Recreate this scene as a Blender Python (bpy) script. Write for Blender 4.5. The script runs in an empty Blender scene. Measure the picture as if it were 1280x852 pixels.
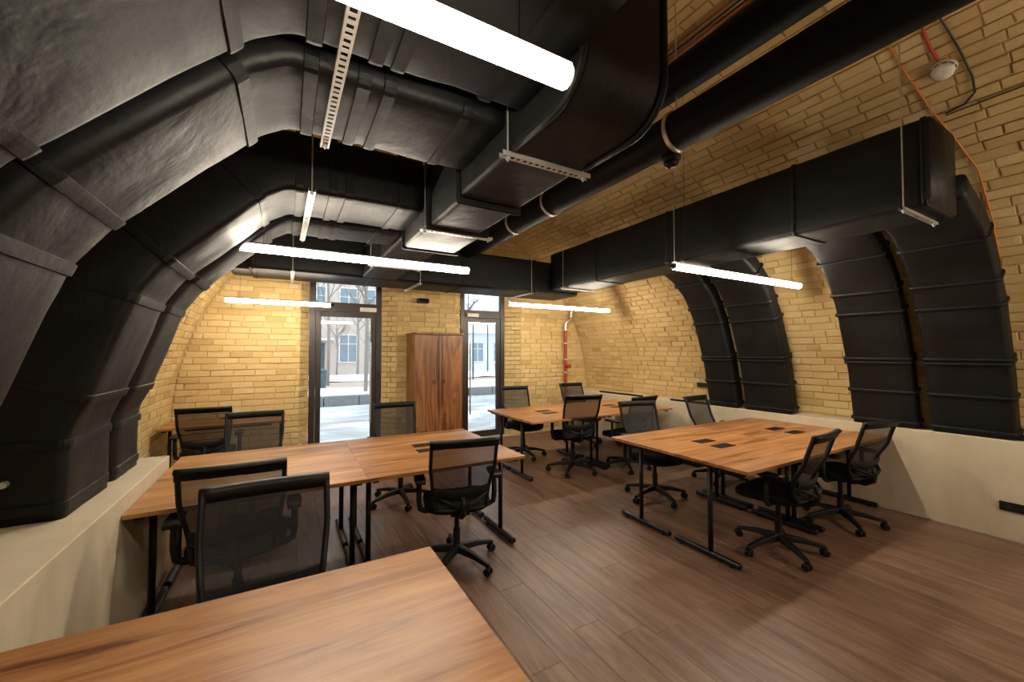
import bpy, math, random
from mathutils import Vector, Matrix, noise
R = math.radians
random.seed(7)
SC = bpy.context.scene
COL = SC.collection

# ------------------------------------------------------------------ camera, world, exposure
CAMZ = 1.58
cam_d = bpy.data.cameras.new('camera'); cam = bpy.data.objects.new('camera', cam_d); COL.objects.link(cam)
cam.location = (0, 0, CAMZ)
cam.rotation_euler = (R(90) + math.atan(14/498), 0, -math.atan(282/498))
cam_d.sensor_width = 36; cam_d.lens = 498/1280*36; cam_d.clip_start = 0.02; cam_d.clip_end = 300
SC.camera = cam
vs = SC.view_settings
vs.view_transform = 'Standard'; vs.look = 'None'; vs.gamma = 1; vs.use_curve_mapping = False
vs.exposure = 0.0
W = bpy.data.worlds.new('overcast_sky'); SC.world = W; W.use_nodes = True
bg = W.node_tree.nodes['Background']; bg.inputs[0].default_value = (0.86, 0.93, 1.0, 1); bg.inputs[1].default_value = 2.7
LAMP = 96.0                      # radiance of the tube lamps
LAMPCOL = (1.0, 0.875, 0.69)

# ------------------------------------------------------------------ material helpers
def mat(name):
    m = bpy.data.materials.new(name); m.use_nodes = True
    nt = m.node_tree
    return m, nt, nt.nodes['Principled BSDF']
def N(nt, t, **kw):
    n = nt.nodes.new(t)
    for k, v in kw.items(): setattr(n, k, v)
    return n
def ramp(nt, fac, stops):
    r = N(nt, 'ShaderNodeValToRGB'); e = r.color_ramp.elements
    while len(e) < len(stops): e.new(0.5)
    for el, (p, c) in zip(e, stops): el.position = p; el.color = (*c, 1)
    nt.links.new(fac, r.inputs[0]); return r.outputs[0]
def coord(nt, scale=(1, 1, 1), kind='Object'):
    tc = N(nt, 'ShaderNodeTexCoord'); mp = N(nt, 'ShaderNodeMapping'); mp.inputs['Scale'].default_value = scale
    nt.links.new(tc.outputs[kind], mp.inputs[0]); return mp.outputs[0]
def position(nt, scale=(1, 1, 1)):
    tc = N(nt, 'ShaderNodeNewGeometry'); mp = N(nt, 'ShaderNodeMapping'); mp.inputs['Scale'].default_value = scale
    nt.links.new(tc.outputs['Position'], mp.inputs[0]); return mp.outputs[0]
def tex_noise(nt, vec, scale, detail=4, rough=0.55, dist=0.0):
    n = N(nt, 'ShaderNodeTexNoise'); n.inputs['Scale'].default_value = scale; n.inputs['Detail'].default_value = detail
    n.inputs['Roughness'].default_value = rough; n.inputs['Distortion'].default_value = dist
    nt.links.new(vec, n.inputs['Vector']); return n.outputs['Fac']
def bump(nt, bsdf, h, strength=0.3, dist=0.01):
    b = N(nt, 'ShaderNodeBump'); b.inputs['Strength'].default_value = strength; b.inputs['Distance'].default_value = dist
    nt.links.new(h, b.inputs['Height']); nt.links.new(b.outputs[0], bsdf.inputs['Normal'])
def mix(nt, fac, a, b, mode='MIX'):
    m = N(nt, 'ShaderNodeMix', data_type='RGBA', blend_type=mode)
    for s, v in ((0, fac), (6, a), (7, b)):
        if isinstance(v, (int, float)): m.inputs[s].default_value = v
        elif isinstance(v, tuple): m.inputs[s].default_value = (*v, 1)
        else: nt.links.new(v, m.inputs[s])
    return m.outputs[2]
def plain(name, c, rough=0.5, metal=0.0, spec=0.5):
    m, nt, b = mat(name)
    v = position(nt); f = tex_noise(nt, v, 9, 3)
    col = ramp(nt, f, [(0.3, tuple(x*0.86 for x in c)), (0.7, tuple(min(1, x*1.1) for x in c))])
    nt.links.new(col, b.inputs['Base Color'])
    b.inputs['Roughness'].default_value = rough; b.inputs['Metallic'].default_value = metal
    b.inputs['Specular IOR Level'].default_value = spec
    return m
def math_node(nt, op, a, b):
    m = N(nt, 'ShaderNodeMath', operation=op)
    for i, v in enumerate((a, b)):
        if isinstance(v, (int, float)): m.inputs[i].default_value = v
        else: nt.links.new(v, m.inputs[i])
    return m.outputs[0]

def brick_mat():
    m, nt, b = mat('yellow_brick')
    oi = N(nt, 'ShaderNodeObjectInfo'); at = N(nt, 'ShaderNodeAttribute', attribute_name='rnd')
    r = math_node(nt, 'FRACT', math_node(nt, 'ADD', oi.outputs['Random'], at.outputs['Fac']), 0.0)
    base = ramp(nt, r, [(0.0, (.48, .335, .140)), (0.2, (.57, .415, .185)), (0.5, (.60, .445, .208)), (0.8, (.63, .475, .235)), (1.0, (.65, .50, .265))])
    v = position(nt)
    blot = tex_noise(nt, v, 5, 5, .6); fine = tex_noise(nt, v, 60, 5, .65)
    c1 = mix(nt, ramp(nt, blot, [(.35, (0, 0, 0)), (.7, (.35, .35, .35))]), base, (.49, .345, .150))
    c2 = mix(nt, ramp(nt, fine, [(.62, (0, 0, 0)), (.8, (.6, .6, .6))]), c1, (.34, .23, .11))
    nt.links.new(c2, b.inputs['Base Color']); b.inputs['Roughness'].default_value = .85
    b.inputs['Specular IOR Level'].default_value = .25
    hh = math_node(nt, 'ADD', math_node(nt, 'MULTIPLY', fine, .5), blot)
    bump(nt, b, hh, .55, .012)
    return m
def mortar_mat():
    m, nt, b = mat('sandy_mortar')
    v = position(nt); f = tex_noise(nt, v, 22, 5, .6)
    nt.links.new(ramp(nt, f, [(.3, (.49, .350, .155)), (.7, (.58, .430, .205))]), b.inputs['Base Color'])
    b.inputs['Roughness'].default_value = .95; bump(nt, b, f, .5, .01)
    return m
def plaster_mat():
    m, nt, b = mat('beige_plaster')
    v = position(nt, (1, 1, .25)); f = tex_noise(nt, v, 7, 6, .6); g = tex_noise(nt, position(nt), 90, 3)
    nt.links.new(ramp(nt, f, [(.3, (.50, .42, .30)), (.7, (.57, .49, .365))]), b.inputs['Base Color'])
    b.inputs['Roughness'].default_value = .8; bump(nt, b, g, .12, .004)
    return m
def wood_mat(name, stops, axis, rough, fscale=1.0, spec=.5, dist=.9):
    m, nt, b = mat(name)
    s = {'x': (.55, 5.5, 5.5), 'y': (5.5, .55, 5.5), 'z': (5.5, 5.5, .55)}[axis]
    tc = N(nt, 'ShaderNodeNewGeometry'); oi = N(nt, 'ShaderNodeObjectInfo')
    ad = N(nt, 'ShaderNodeVectorMath', operation='ADD'); sc = N(nt, 'ShaderNodeVectorMath', operation='SCALE')
    cb = N(nt, 'ShaderNodeCombineXYZ')
    for i in range(3): nt.links.new(oi.outputs['Random'], cb.inputs[i])
    nt.links.new(cb.outputs[0], sc.inputs[0]); sc.inputs['Scale'].default_value = 37.0
    nt.links.new(tc.outputs['Position'], ad.inputs[0]); nt.links.new(sc.outputs[0], ad.inputs[1])
    mp = N(nt, 'ShaderNodeMapping'); mp.inputs['Scale'].default_value = tuple(x*fscale for x in s)
    nt.links.new(ad.outputs[0], mp.inputs[0])
    f = tex_noise(nt, mp.outputs[0], 1.6, 8, .62, dist)
    mp2 = N(nt, 'ShaderNodeMapping'); mp2.inputs['Scale'].default_value = tuple(x*fscale*(6 if x > 1 else 2.5) for x in s)
    nt.links.new(ad.outputs[0], mp2.inputs[0])
    g = tex_noise(nt, mp2.outputs[0], 2.0, 4, .6)
    h = math_node(nt, 'ADD', math_node(nt, 'MULTIPLY', f, .78), math_node(nt, 'MULTIPLY', g, .22))
    c = ramp(nt, h, stops)
    tone = ramp(nt, oi.outputs['Random'], [(0, (.88, .88, .88)), (1, (1.0, 1.0, 1.0))])
    c = mix(nt, 1.0, c, tone, 'MULTIPLY')
    nt.links.new(c, b.inputs['Base Color']); b.inputs['Roughness'].default_value = rough
    b.inputs['Specular IOR Level'].default_value = spec
    bump(nt, b, g, .08, .003)
    return m
def duct_mat():
    m, nt, b = mat('black_duct_wrap')
    v = position(nt); big = tex_noise(nt, v, 3.0, 4, .55, .6); fine = tex_noise(nt, v, 26, 4, .6)
    nt.links.new(ramp(nt, big, [(.3, (.0028, .0029, .0030)), (.7, (.0046, .0048, .0050))]), b.inputs['Base Color'])
    nt.links.new(ramp(nt, big, [(.3, (.48, .48, .48)), (.7, (.64, .64, .64))]), b.inputs['Roughness'])
    b.inputs['Specular IOR Level'].default_value = .30
    bump(nt, b, math_node(nt, 'ADD', big, math_node(nt, 'MULTIPLY', fine, .12)), .35, .03)
    return m
def mesh_mat():
    m, nt, b = mat('black_woven_mesh')
    b.inputs['Base Color'].default_value = (.007, .007, .0075, 1); b.inputs['Roughness'].default_value = .7
    tr = N(nt, 'ShaderNodeBsdfTransparent'); ms = N(nt, 'ShaderNodeMixShader'); ms.inputs[0].default_value = .62
    v = position(nt); f = tex_noise(nt, v, 300, 1)
    nt.links.new(ramp(nt, f, [(.3, (.70, .70, .70)), (.7, (.80, .80, .80))]), ms.inputs[0])
    nt.links.new(tr.outputs[0], ms.inputs[1]); nt.links.new(b.outputs[0], ms.inputs[2])
    nt.links.new(ms.outputs[0], nt.nodes['Material Output'].inputs[0])
    return m
def glass_mat():
    m, nt, b = mat('window_glass')
    gl = N(nt, 'ShaderNodeBsdfGlossy'); gl.inputs['Roughness'].default_value = .0
    tr = N(nt, 'ShaderNodeBsdfTransparent'); tr.inputs[0].default_value = (.93, .96, .96, 1)
    ms = N(nt, 'ShaderNodeMixShader'); fr = N(nt, 'ShaderNodeFresnel'); fr.inputs[0].default_value = 1.5
    nt.links.new(math_node(nt, 'ADD', fr.outputs[0], 0.03), ms.inputs[0])
    nt.links.new(tr.outputs[0], ms.inputs[1]); nt.links.new(gl.outputs[0], ms.inputs[2])
    nt.links.new(ms.outputs[0], nt.nodes['Material Output'].inputs[0])
    return m
def emit_mat():
    m, nt, b = mat('lit_opal_tube')
    b.inputs['Base Color'].default_value = (.9, .9, .9, 1)
    b.inputs['Emission Color'].default_value = (*LAMPCOL, 1); b.inputs['Emission Strength'].default_value = LAMP
    return m
def snow_ground_mat():
    m, nt, b = mat('slushy_road')
    v = position(nt, (1, 2.2, 1)); f = tex_noise(nt, v, .55, 7, .62, .5)
    nt.links.new(ramp(nt, f, [(.36, (.30, .32, .35)), (.5, (.50, .52, .55)), (.62, (.80, .82, .85))]), b.inputs['Base Color'])
    b.inputs['Roughness'].default_value = .6
    return m
M = dict(
    brick=brick_mat(), mortar=mortar_mat(), plaster=plaster_mat(), duct=duct_mat(), mesh=mesh_mat(), glass=glass_mat(), tube=emit_mat(),
    floor=wood_mat('dark_brown_plank', [(.36, (.095, .049, .029)), (.48, (.165, .092, .058)), (.62, (.235, .142, .095))], 'y', .42, 1.5),
    desk=wood_mat('warm_brown_laminate', [(.36, (.13, .044, .012)), (.45, (.31, .130, .042)), (.54, (.42, .196, .070)), (.65, (.52, .272, .112))], 'x', .36),
    cab=wood_mat('rustic_brown_wood', [(.37, (.030, .010, .004)), (.45, (.17, .062, .019)), (.54, (.30, .120, .038)), (.66, (.42, .20, .075))], 'z', .35, .75, .5, 2.2),
    blackp=plain('black_plastic', (.006, .006, .0062), .5, 0, .3), blackm=plain('black_powder_coat', (.006, .006, .006), .42, 0, .35),
    fabric=plain('black_fabric', (.006, .006, .0065), .9, 0, .2), zinc=plain('galvanised_steel', (.62, .61, .58), .38, .75),
    pipewrap=plain('black_pipe_wrap', (.004, .004, .004), .6, 0, .15), chrome=plain('brushed_steel', (.6, .6, .6), .35, .6),
    frame=plain('dark_brown_aluminium', (.030, .020, .015), .4), white=plain('white_plastic', (.78, .76, .72), .45),
    red=plain('red_paint', (.32, .035, .018), .4), orange=plain('orange_cable', (.62, .19, .03), .5), redc=plain('red_cable', (.50, .045, .025), .5),
    conduit=plain('rust_red_conduit', (.34, .075, .03), .5), blackc=plain('black_cable', (.012, .012, .012), .5), bronze=plain('dark_bronze', (.05, .035, .022), .35, .9),
    ground=snow_ground_mat(), snow=plain('snow', (.84, .87, .90), .8), kerb=plain('grey_granite', (.20, .215, .22), .8),
    pale=plain('pale_stone_threshold', (.52, .48, .43), .6), facade=plain('pinkish_render', (.62, .52, .46), .9), facade2=plain('white_render', (.74, .74, .73), .9),
    trim=plain('white_trim', (.75, .75, .75), .7), bluepane=plain('blue_grey_pane', (.24, .30, .36), .15), bark=plain('pale_bark', (.30, .27, .24), .9),
    bin=plain('blue_grey_metal', (.05, .10, .12), .5), paving=plain('tan_paving', (.50, .40, .34), .9), twig=plain('bare_twigs', (.24, .20, .17), .9),
    lens=plain('dark_lens', (.01, .01, .012), .08), dark=plain('dark_socket_hole', (.004, .004, .004), .6),
)

# ------------------------------------------------------------------ mesh helpers
class MB:
    def __init__(s): s.v = []; s.f = []
    def add(s, vs_, fs_):
        o = len(s.v); s.v += [tuple(p) for p in vs_]; s.f += [tuple(i + o for i in f) for f in fs_]; return s
    def box(s, x0, x1, y0, y1, z0, z1):
        return s.add([(x, y, z) for z in (z0, z1) for y in (y0, y1) for x in (x0, x1)],
                     [(0, 2, 3, 1), (4, 5, 7, 6), (0, 1, 5, 4), (2, 6, 7, 3), (0, 4, 6, 2), (1, 3, 7, 5)])
    def tube(s, pts, r, n=10, cap=True, rs=None, flat=None):
        pts = [Vector(p) for p in pts]; rings = []; up = None
        for i, p in enumerate(pts):
            t = ((pts[min(i+1, len(pts)-1)] - p).normalized() + (p - pts[max(i-1, 0)]).normalized()).normalized()
            if up is None: up = Vector((0, 0, 1)) if abs(t.z) < .9 else Vector((0, 1, 0))
            a = t.cross(up).normalized(); b = a.cross(t).normalized(); up = b
            rr = rs[i] if rs else r
            fl = flat if flat else 1.0
            rings.append([p + a*rr*math.cos(k*2*math.pi/n) + b*rr*fl*math.sin(k*2*math.pi/n) for k in range(n)])
        vs_ = [q for g in rings for q in g]; fs_ = []
        for i in range(len(pts)-1):
            for k in range(n): fs_.append((i*n+k, i*n+(k+1) % n, (i+1)*n+(k+1) % n, (i+1)*n+k))
        if cap: fs_ += [tuple(range(n-1, -1, -1)), tuple(range((len(pts)-1)*n, len(pts)*n))]
        return s.add(vs_, fs_)
    def cyl(s, a, b, r, n=12, r2=None): return s.tube([a, b], r, n, True, [r, r if r2 is None else r2])
    def lathe(s, prof, c=(0, 0, 0), n=16):
        vs_ = []; fs_ = []
        for (r, z) in prof: vs_ += [(c[0]+r*math.cos(k*2*math.pi/n), c[1]+r*math.sin(k*2*math.pi/n), c[2]+z) for k in range(n)]
        for i in range(len(prof)-1):
            for k in range(n): fs_.append((i*n+k, i*n+(k+1) % n, (i+1)*n+(k+1) % n, (i+1)*n+k))
        fs_ += [tuple(range(n-1, -1, -1)), tuple(range((len(prof)-1)*n, len(prof)*n))]
        return s.add(vs_, fs_)
    def prism(s, poly, a0, a1, axis):
        n = len(poly)
        f = {'x': lambda u, w, a: (a, u, w), 'y': lambda u, w, a: (u, a, w), 'z': lambda u, w, a: (u, w, a)}[axis]
        return s.add([f(u, w, a) for a in (a0, a1) for (u, w) in poly],
                     [tuple(range(n)), tuple(range(2*n-1, n-1, -1))] + [(i, n+i, n+(i+1) % n, (i+1) % n) for i in range(n)])
    def mesh(s, name, m, smooth=False):
        me = bpy.data.meshes.new(name); me.from_pydata(s.v, [], s.f); me.materials.append(m)
        import bmesh as _b
        bm = _b.new(); bm.from_mesh(me); _b.ops.recalc_face_normals(bm, faces=bm.faces); bm.to_mesh(me); bm.free()
        if smooth:
            for p in me.polygons: p.use_smooth = True
        return me
    def build(s, name, m, parent=None, smooth=False, bevel=0, segs=2, loc=None):
        o = bpy.data.objects.new(name, s.mesh(name, m, smooth)); COL.objects.link(o)
        if parent: o.parent = parent
        if loc: o.location = loc
        if bevel:
            b = o.modifiers.new('bevel', 'BEVEL'); b.width = bevel; b.segments = segs; b.limit_method = 'ANGLE'; b.angle_limit = R(40)
            for p in o.data.polygons: p.use_smooth = True
            w = o.modifiers.new('wn', 'WEIGHTED_NORMAL')
        return o
def tag(o, label=None, cat=None, group=None, kind=None):
    if label: o['label'] = label
    if cat: o['category'] = cat
    if group: o['group'] = group
    if kind: o['kind'] = kind
    return o
def empty(name, loc=(0, 0, 0), rz=0, label=None, cat=None, group=None):
    o = bpy.data.objects.new(name, None); COL.objects.link(o); o.location = loc; o.rotation_euler = (0, 0, rz)
    o.empty_display_size = .1
    return tag(o, label, cat, group)
def copy_tree(o, parent=None):
    c = o.copy(); COL.objects.link(c); c.parent = parent
    for ch in list(o.children): copy_tree(ch, c)
    return c
def struct(o): return tag(o, kind='structure')

# ------------------------------------------------------------------ the vault and the room
XC, ZC, RV = 2.15, .68, 3.42
YB, YE = -3.2, 6.6
def arc(a, r=RV): return (XC + r*math.cos(a), ZC + r*math.sin(a))
def shell(name, a0, a1, extra0=None, extra1=None):
    n = max(4, int(abs(a1-a0)/R(3)))
    p = [arc(a0+(a1-a0)*i/n, RV+.012) for i in range(n+1)]
    if extra0: p.insert(0, extra0)
    if extra1: p.append(extra1)
    b = MB(); vs_ = []; fs_ = []
    for (x, z) in p: vs_ += [(x, YB, z), (x, YE+.02, z)]
    q = []
    for (x, z) in p:
        d = Vector((x-XC, 0, max(z, ZC)-ZC)).normalized(); q.append((x+d.x*.25, z+d.z*.25))
    o = len(vs_)
    for (x, z) in q: vs_ += [(x, YB, z), (x, YE+.02, z)]
    k = len(p)
    for i in range(k-1):
        fs_.append((2*i, 2*i+1, 2*i+3, 2*i+2)); fs_.append((o+2*i, o+2*i+2, o+2*i+3, o+2*i+1))
    b.add(vs_, fs_)
    return struct(b.build(name, M['mortar'], smooth=True))
wall_right = shell('wall_right', 0, R(52), extra0=(XC+RV+.012, -.05))
ceiling = shell('ceiling', R(52), R(118))
wall_left = shell('wall_left', R(118), R(180), extra1=(XC-RV-.012, -.05))
# far wall with two splayed door openings: (front x0, front x1, back x0, back x1)
YD = 6.80
OPEN = [(.17, 1.57, .30, 1.36), (2.60, 3.93, 2.75, 3.66)]
ZT = 2.78
b = MB()
YW = YE + .012
xs = [-1.6, .17, 1.57, 2.60, 3.93, 5.9]
for i in (0, 2, 4): b.add([(xs[i], YW, -.05), (xs[i+1], YW, -.05), (xs[i+1], YW, 4.3), (xs[i], YW, 4.3)], [(0, 1, 2, 3)])
for i in (1, 3): b.add([(xs[i], YW, ZT), (xs[i+1], YW, ZT), (xs[i+1], YW, 4.3), (xs[i], YW, 4.3)], [(0, 1, 2, 3)])
for (f0, f1, k0, k1) in OPEN:
    b.add([(f0, YW, -.05), (f0, YW, ZT), (k0, YD+.12, ZT), (k0, YD+.12, -.05)], [(0, 1, 2, 3)])
    b.add([(f1, YW, -.05), (k1, YD+.12, -.05), (k1, YD+.12, ZT), (f1, YW, ZT)], [(0, 1, 2, 3)])
    b.add([(f0, YW, ZT), (f1, YW, ZT), (k1, YD+.12, ZT), (k0, YD+.12, ZT)], [(0, 1, 2, 3)])
for (x0, x1) in ((-1.6, .30), (1.36, 2.75), (3.66, 5.9)):   # outer leaf
    b.add([(x0, YD+.12, -.05), (x1, YD+.12, -.05), (x1, YD+.12, 4.3), (x0, YD+.12, 4.3)], [(0, 1, 2, 3)])
for (f0, f1, k0, k1) in OPEN:
    b.add([(k0, YD+.12, ZT), (k1, YD+.12, ZT), (k1, YD+.12, 4.3), (k0, YD+.12, 4.3)], [(0, 1, 2, 3)])
wall_far = struct(b.build('wall_far', M['mortar']))
b = MB().box(-1.6, 5.9, YB-.15, YB, -.05, 4.4); struct(b.build('wall_near', M['mortar']))
# floor: base and planks
b = MB().box(-1.45, 5.75, YB, YD+.12, -.10, -.008)
floor = struct(b.build('floor', M['floor']))
pw, pl = .192, 1.30
pv = []
def plank_mesh(w, l):
    m_ = MB(); e = .0012
    x0, x1, y0, y1 = -w/2+.0004, w/2-.0004, -l/2+.0004, l/2-.0004
    m_.add([(x0, y0, -.008), (x1, y0, -.008), (x1, y1, -.008), (x0, y1, -.008),
            (x0, y0, -.0015), (x1, y0, -.0015), (x1, y1, -.0015), (x0, y1, -.0015),
            (x0+e, y0+e, 0), (x1-e, y0+e, 0), (x1-e, y1-e, 0), (x0+e, y1-e, 0)],
           [(0, 1, 5, 4), (1, 2, 6, 5), (2, 3, 7, 6), (3, 0, 4, 7), (4, 5, 9, 8), (5, 6, 10, 9), (6, 7, 11, 10), (7, 4, 8, 11), (8, 9, 10, 11)])
    return m_.mesh('plank', M['floor'])
PM = plank_mesh(pw, pl); cache = {}
i = 0; x = -1.25
while x < 5.5:
    y = -.7 - random.random()*1.0 if i % 2 else -.7 - random.random()*.5
    while y < YE:
        y1 = min(y+pl, YE)
        if y1 > -.6 and y1-y > .12:
            L = round(y1-y, 3)
            me = PM if abs(L-pl) < .01 else plank_mesh(pw, L)
            o = bpy.data.objects.new('plank', me); COL.objects.link(o); o.parent = floor; o.location = (x+pw/2, (y+y1)/2, 0)
        y += pl
    x += pw; i += 1
for (f0, f1, k0, k1) in OPEN:      # pale stone thresholds
    b = MB().prism([(f0+.01, YE-.0), (f1-.01, YE-.0), (k1, YD+.1), (k0, YD+.1)], -.006, .006, 'z')
    b.build('threshold', M['pale'], floor)
# low ledge walls
ZL = .83
def xr(y): return 5.30 - .05*max(0, y-1.6)
b = MB(); ys = [YB, 1.6, YE]
b.prism([(xr(YB), YB), (xr(1.6), 1.6), (xr(YE), YE), (5.6, YE), (5.6, YB)], 0, ZL, 'z')
low_r = struct(b.build('wall_low_right', M['plaster'], bevel=.006))
b = MB().prism([(xr(YB)-.004, YB), (xr(1.6)-.004, 1.6), (xr(YE)-.004, YE), (xr(YE)+.01, YE), (xr(1.6)+.01, 1.6), (xr(YB)+.01, YB)], 0.001, .012, 'z')
struct(b.build('trim_1', M['zinc']))
b = MB().box(-1.30, -.73, YB, 3.78, 0, ZL); struct(b.build('wall_low_left', M['plaster'], bevel=.006))

# ------------------------------------------------------------------ doors with transoms
def door(idx, x0, x1, handle_x, sign, closer):
    root = struct(empty('door_%d' % idx, (0, YD, 0)))
    Z1, ZA, ZB = ZT, 2.22, 2.36
    b = MB(); w = .085
    for (a, c) in ((x0, x0+w), (x1-w, x1)): b.box(a, c, -.04, .05, .0, Z1)
    b.box(x0+w, x1-w, -.04, .05, ZA, ZB); b.box(x0+w, x1-w, -.04, .05, Z1-.06, Z1)
    b.build('door_frame', M['frame'], root, bevel=.006)
    lw = .075
    b = MB(); a, c = x0+w+.004, x1-w-.004
    b.box(a, a+lw, -.025, .03, .012, ZA-.005); b.box(c-lw, c, -.025, .03, .012, ZA-.005)
    b.box(a+lw, c-lw, -.025, .03, .012, .12); b.box(a+lw, c-lw, -.025, .03, ZA-.085, ZA-.005)
    leaf = b.build('door_leaf', M['frame'], root, bevel=.005)
    MB().box(a+lw, c-lw, -.006, .006, .12, ZA-.085).build('pane', M['glass'], leaf)
    MB().box(x0+w, x1-w, -.006, .006, ZB, Z1-.06).build('pane', M['glass'], root)
    b = MB().cyl((handle_x, -.085, .45), (handle_x, -.085, 1.74), .014, 12)
    for z in (.68, 1.58): b.cyl((handle_x, -.085, z), (handle_x, -.02, z), .009, 8)
    b.build('pull_handle', M['chrome'], leaf, smooth=False)
    b = MB().box(*closer, -.085, -.042, ZA+.01, ZA+.075); b.build('door_closer', M['white'], root, bevel=.006)
    b = MB()
    hx = x1-w*.4 if sign > 0 else x0+w*.4
    for z in (.35, 1.15, 1.9): b.cyl((hx, -.05, z), (hx, -.05, z+.09), .011, 8)
    b.build('hinge', M['frame'], root)
door(1, .30, 1.36, 1.185, 1, (1.02, 1.27))
door(2, 2.75, 3.66, 2.925, -1, (2.87, 3.10))

# ------------------------------------------------------------------ ducts
def fillet(pts, r, n=4):
    out = [Vector(pts[0])]
    for i in range(1, len(pts)-1):
        p0, p, p1 = Vector(pts[i-1]), Vector(pts[i]), Vector(pts[i+1])
        d0 = (p0-p); d1 = (p1-p); rr = min(r, d0.length*.45, d1.length*.45)
        a = p+d0.normalized()*rr; c = p+d1.normalized()*rr
        for k in range(n+1):
            t = k/n; out.append(a*(1-t)**2 + p*2*t*(1-t) + c*t*t)
    out.append(Vector(pts[-1])); return out
def resample(pts, step):
    out = [pts[0]]
    for a, c in zip(pts, pts[1:]):
        k = max(1, int(round((c-a).length/step)))
        for i in range(1, k+1): out.append(a.lerp(c, i/k))
    return out
def frames(pts, side):
    fr = []
    for i, p in enumerate(pts):
        t = ((pts[min(i+1, len(pts)-1)]-p).normalized() + (p-pts[max(i-1, 0)]).normalized()).normalized()
        n = side.cross(t).normalized(); fr.append((p, t, n))
    return fr
def section(a0, a1, b0, b1, r, per=5):
    """rounded rectangle, subdivided along the flat sides"""
    pts = []
    cs = [(a1-r, b0+r, -90), (a1-r, b1-r, 0), (a0+r, b1-r, 90), (a0+r, b0+r, 180)]
    for j, (ca, cb, an) in enumerate(cs):
        for k in range(4): t = R(an+30*k); pts.append((ca+r*math.cos(t), cb+r*math.sin(t)))
        na, nb, nn = cs[(j+1) % 4]; t = R(an+90); e0 = Vector((ca+r*math.cos(t), cb+r*math.sin(t)))
        t = R(nn); e1 = Vector((na+r*math.cos(t), nb+r*math.sin(t)))
        for k in range(1, per): q = e0.lerp(e1, k/per); pts.append((q.x, q.y))
    return pts
def sweep(fr, side, sec, amp=0.0, seed=0, flip=1):
    b = MB(); n = len(sec); vs_ = []; fs_ = []
    ca = sum(s[0] for s in sec)/n; cb = sum(s[1] for s in sec)/n
    for (p, t, nn) in fr:
        for (a, c) in sec:
            q = p + side*a + nn*c*flip
            if amp:
                d = (side*(a-ca) + nn*(c-cb)*flip).normalized()
                q = q + d*amp*(noise.noise(q*3.1+Vector((seed, 0, 0)))+.6*noise.noise(q*8.3+Vector((0, seed, 0))))
            vs_.append(q)
    for i in range(len(fr)-1):
        for k in range(n): fs_.append((i*n+k, i*n+(k+1) % n, (i+1)*n+(k+1) % n, (i+1)*n+k))
    fs_ += [tuple(range(n-1, -1, -1)), tuple(range((len(fr)-1)*n, len(fr)*n))]
    return b.add(vs_, fs_)
def at_len(pts, s):
    for a, c in zip(pts, pts[1:]):
        L = (c-a).length
        if s <= L: return a.lerp(c, s/L)
        s -= L
    return pts[-1]
def total(pts): return sum((c-a).length for a, c in zip(pts, pts[1:]))
def swept_duct(name, label, path, side, a0, a1, thick, bands, flip, group=None, fil=.045, amp=.006, bw=.05, bh=.008, name_band='flange_band'):
    side = Vector(side)
    root = empty(name, (path[0][0], path[0][1], path[0][2]), 0, label, 'duct', group)
    org = Vector(path[0])
    pts = resample(fillet([Vector(p)-org for p in path], fil), .07)
    sd = random.random()*50
    sweep(frames(pts, side), side, section(a0, a1, 0, thick, .035), amp, sd, flip).build('duct_body', M['duct'], root, smooth=True)
    T = total(pts)
    for s in bands:
        if s < 0: s = T+s
        sub = [at_len(pts, max(0, min(T, s+d))) for d in (-bw/2, -bw*.42, -bw*.15, bw*.15, bw*.42, bw/2)]
        bd = MB(); fr = frames(sub, side); n = None; vs_ = []; fs_ = []
        for (p, t, nn), e in zip(fr, (-.004, bh*.9, bh, bh, bh*.9, -.004)):
            sec = section(a0-e, a1+e, -e, thick+e, .036, 3); n = len(sec)
            vs_ += [p + side*a + nn*c*flip for (a, c) in sec]
        for i in range(5):
            for k in range(n): fs_.append((i*n+k, i*n+(k+1) % n, (i+1)*n+(k+1) % n, (i+1)*n+k))
        bd.add(vs_, fs_).build(name_band, M['duct'], root, smooth=bw < .04)
    return root
# left arches
LP = [(-.86, 0, ZL), (-.85, 0, 1.22), (-.79, 0, 1.35), (-.625, 0, 1.87), (-.54, 0, 2.0), (-.10, 0, 2.45), (-.0, 0, 2.51), (.775, 0, 2.515)]
YS = [(.60, 1.33), (1.425, 1.905), (2.56, 3.085), (3.17, 3.60)]
lab = ['wide black wrapped arched duct beside the lamp over the foreground desk',
       'black wrapped arched duct across a narrow gap from the one beside the foreground lamp',
       'black wrapped arched duct with a tiny round fitting low on its side',
       'black wrapped arched duct closest to the free end of the left ledge']
lb = [.05, .33, .53, 1.05, 1.275, 1.82, 2.03, 2.21, 2.29, 2.60]
for (y0, y1), l in zip(YS, lab):
    swept_duct('arched_duct', l, [(p[0], y0, p[2]) for p in LP], (0, 1, 0), 0, y1-y0, .34, [v+random.uniform(-.012, .012) for v in lb], -1, 'ducts arching over the left ledge', fil=.03, amp=.008)
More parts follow.
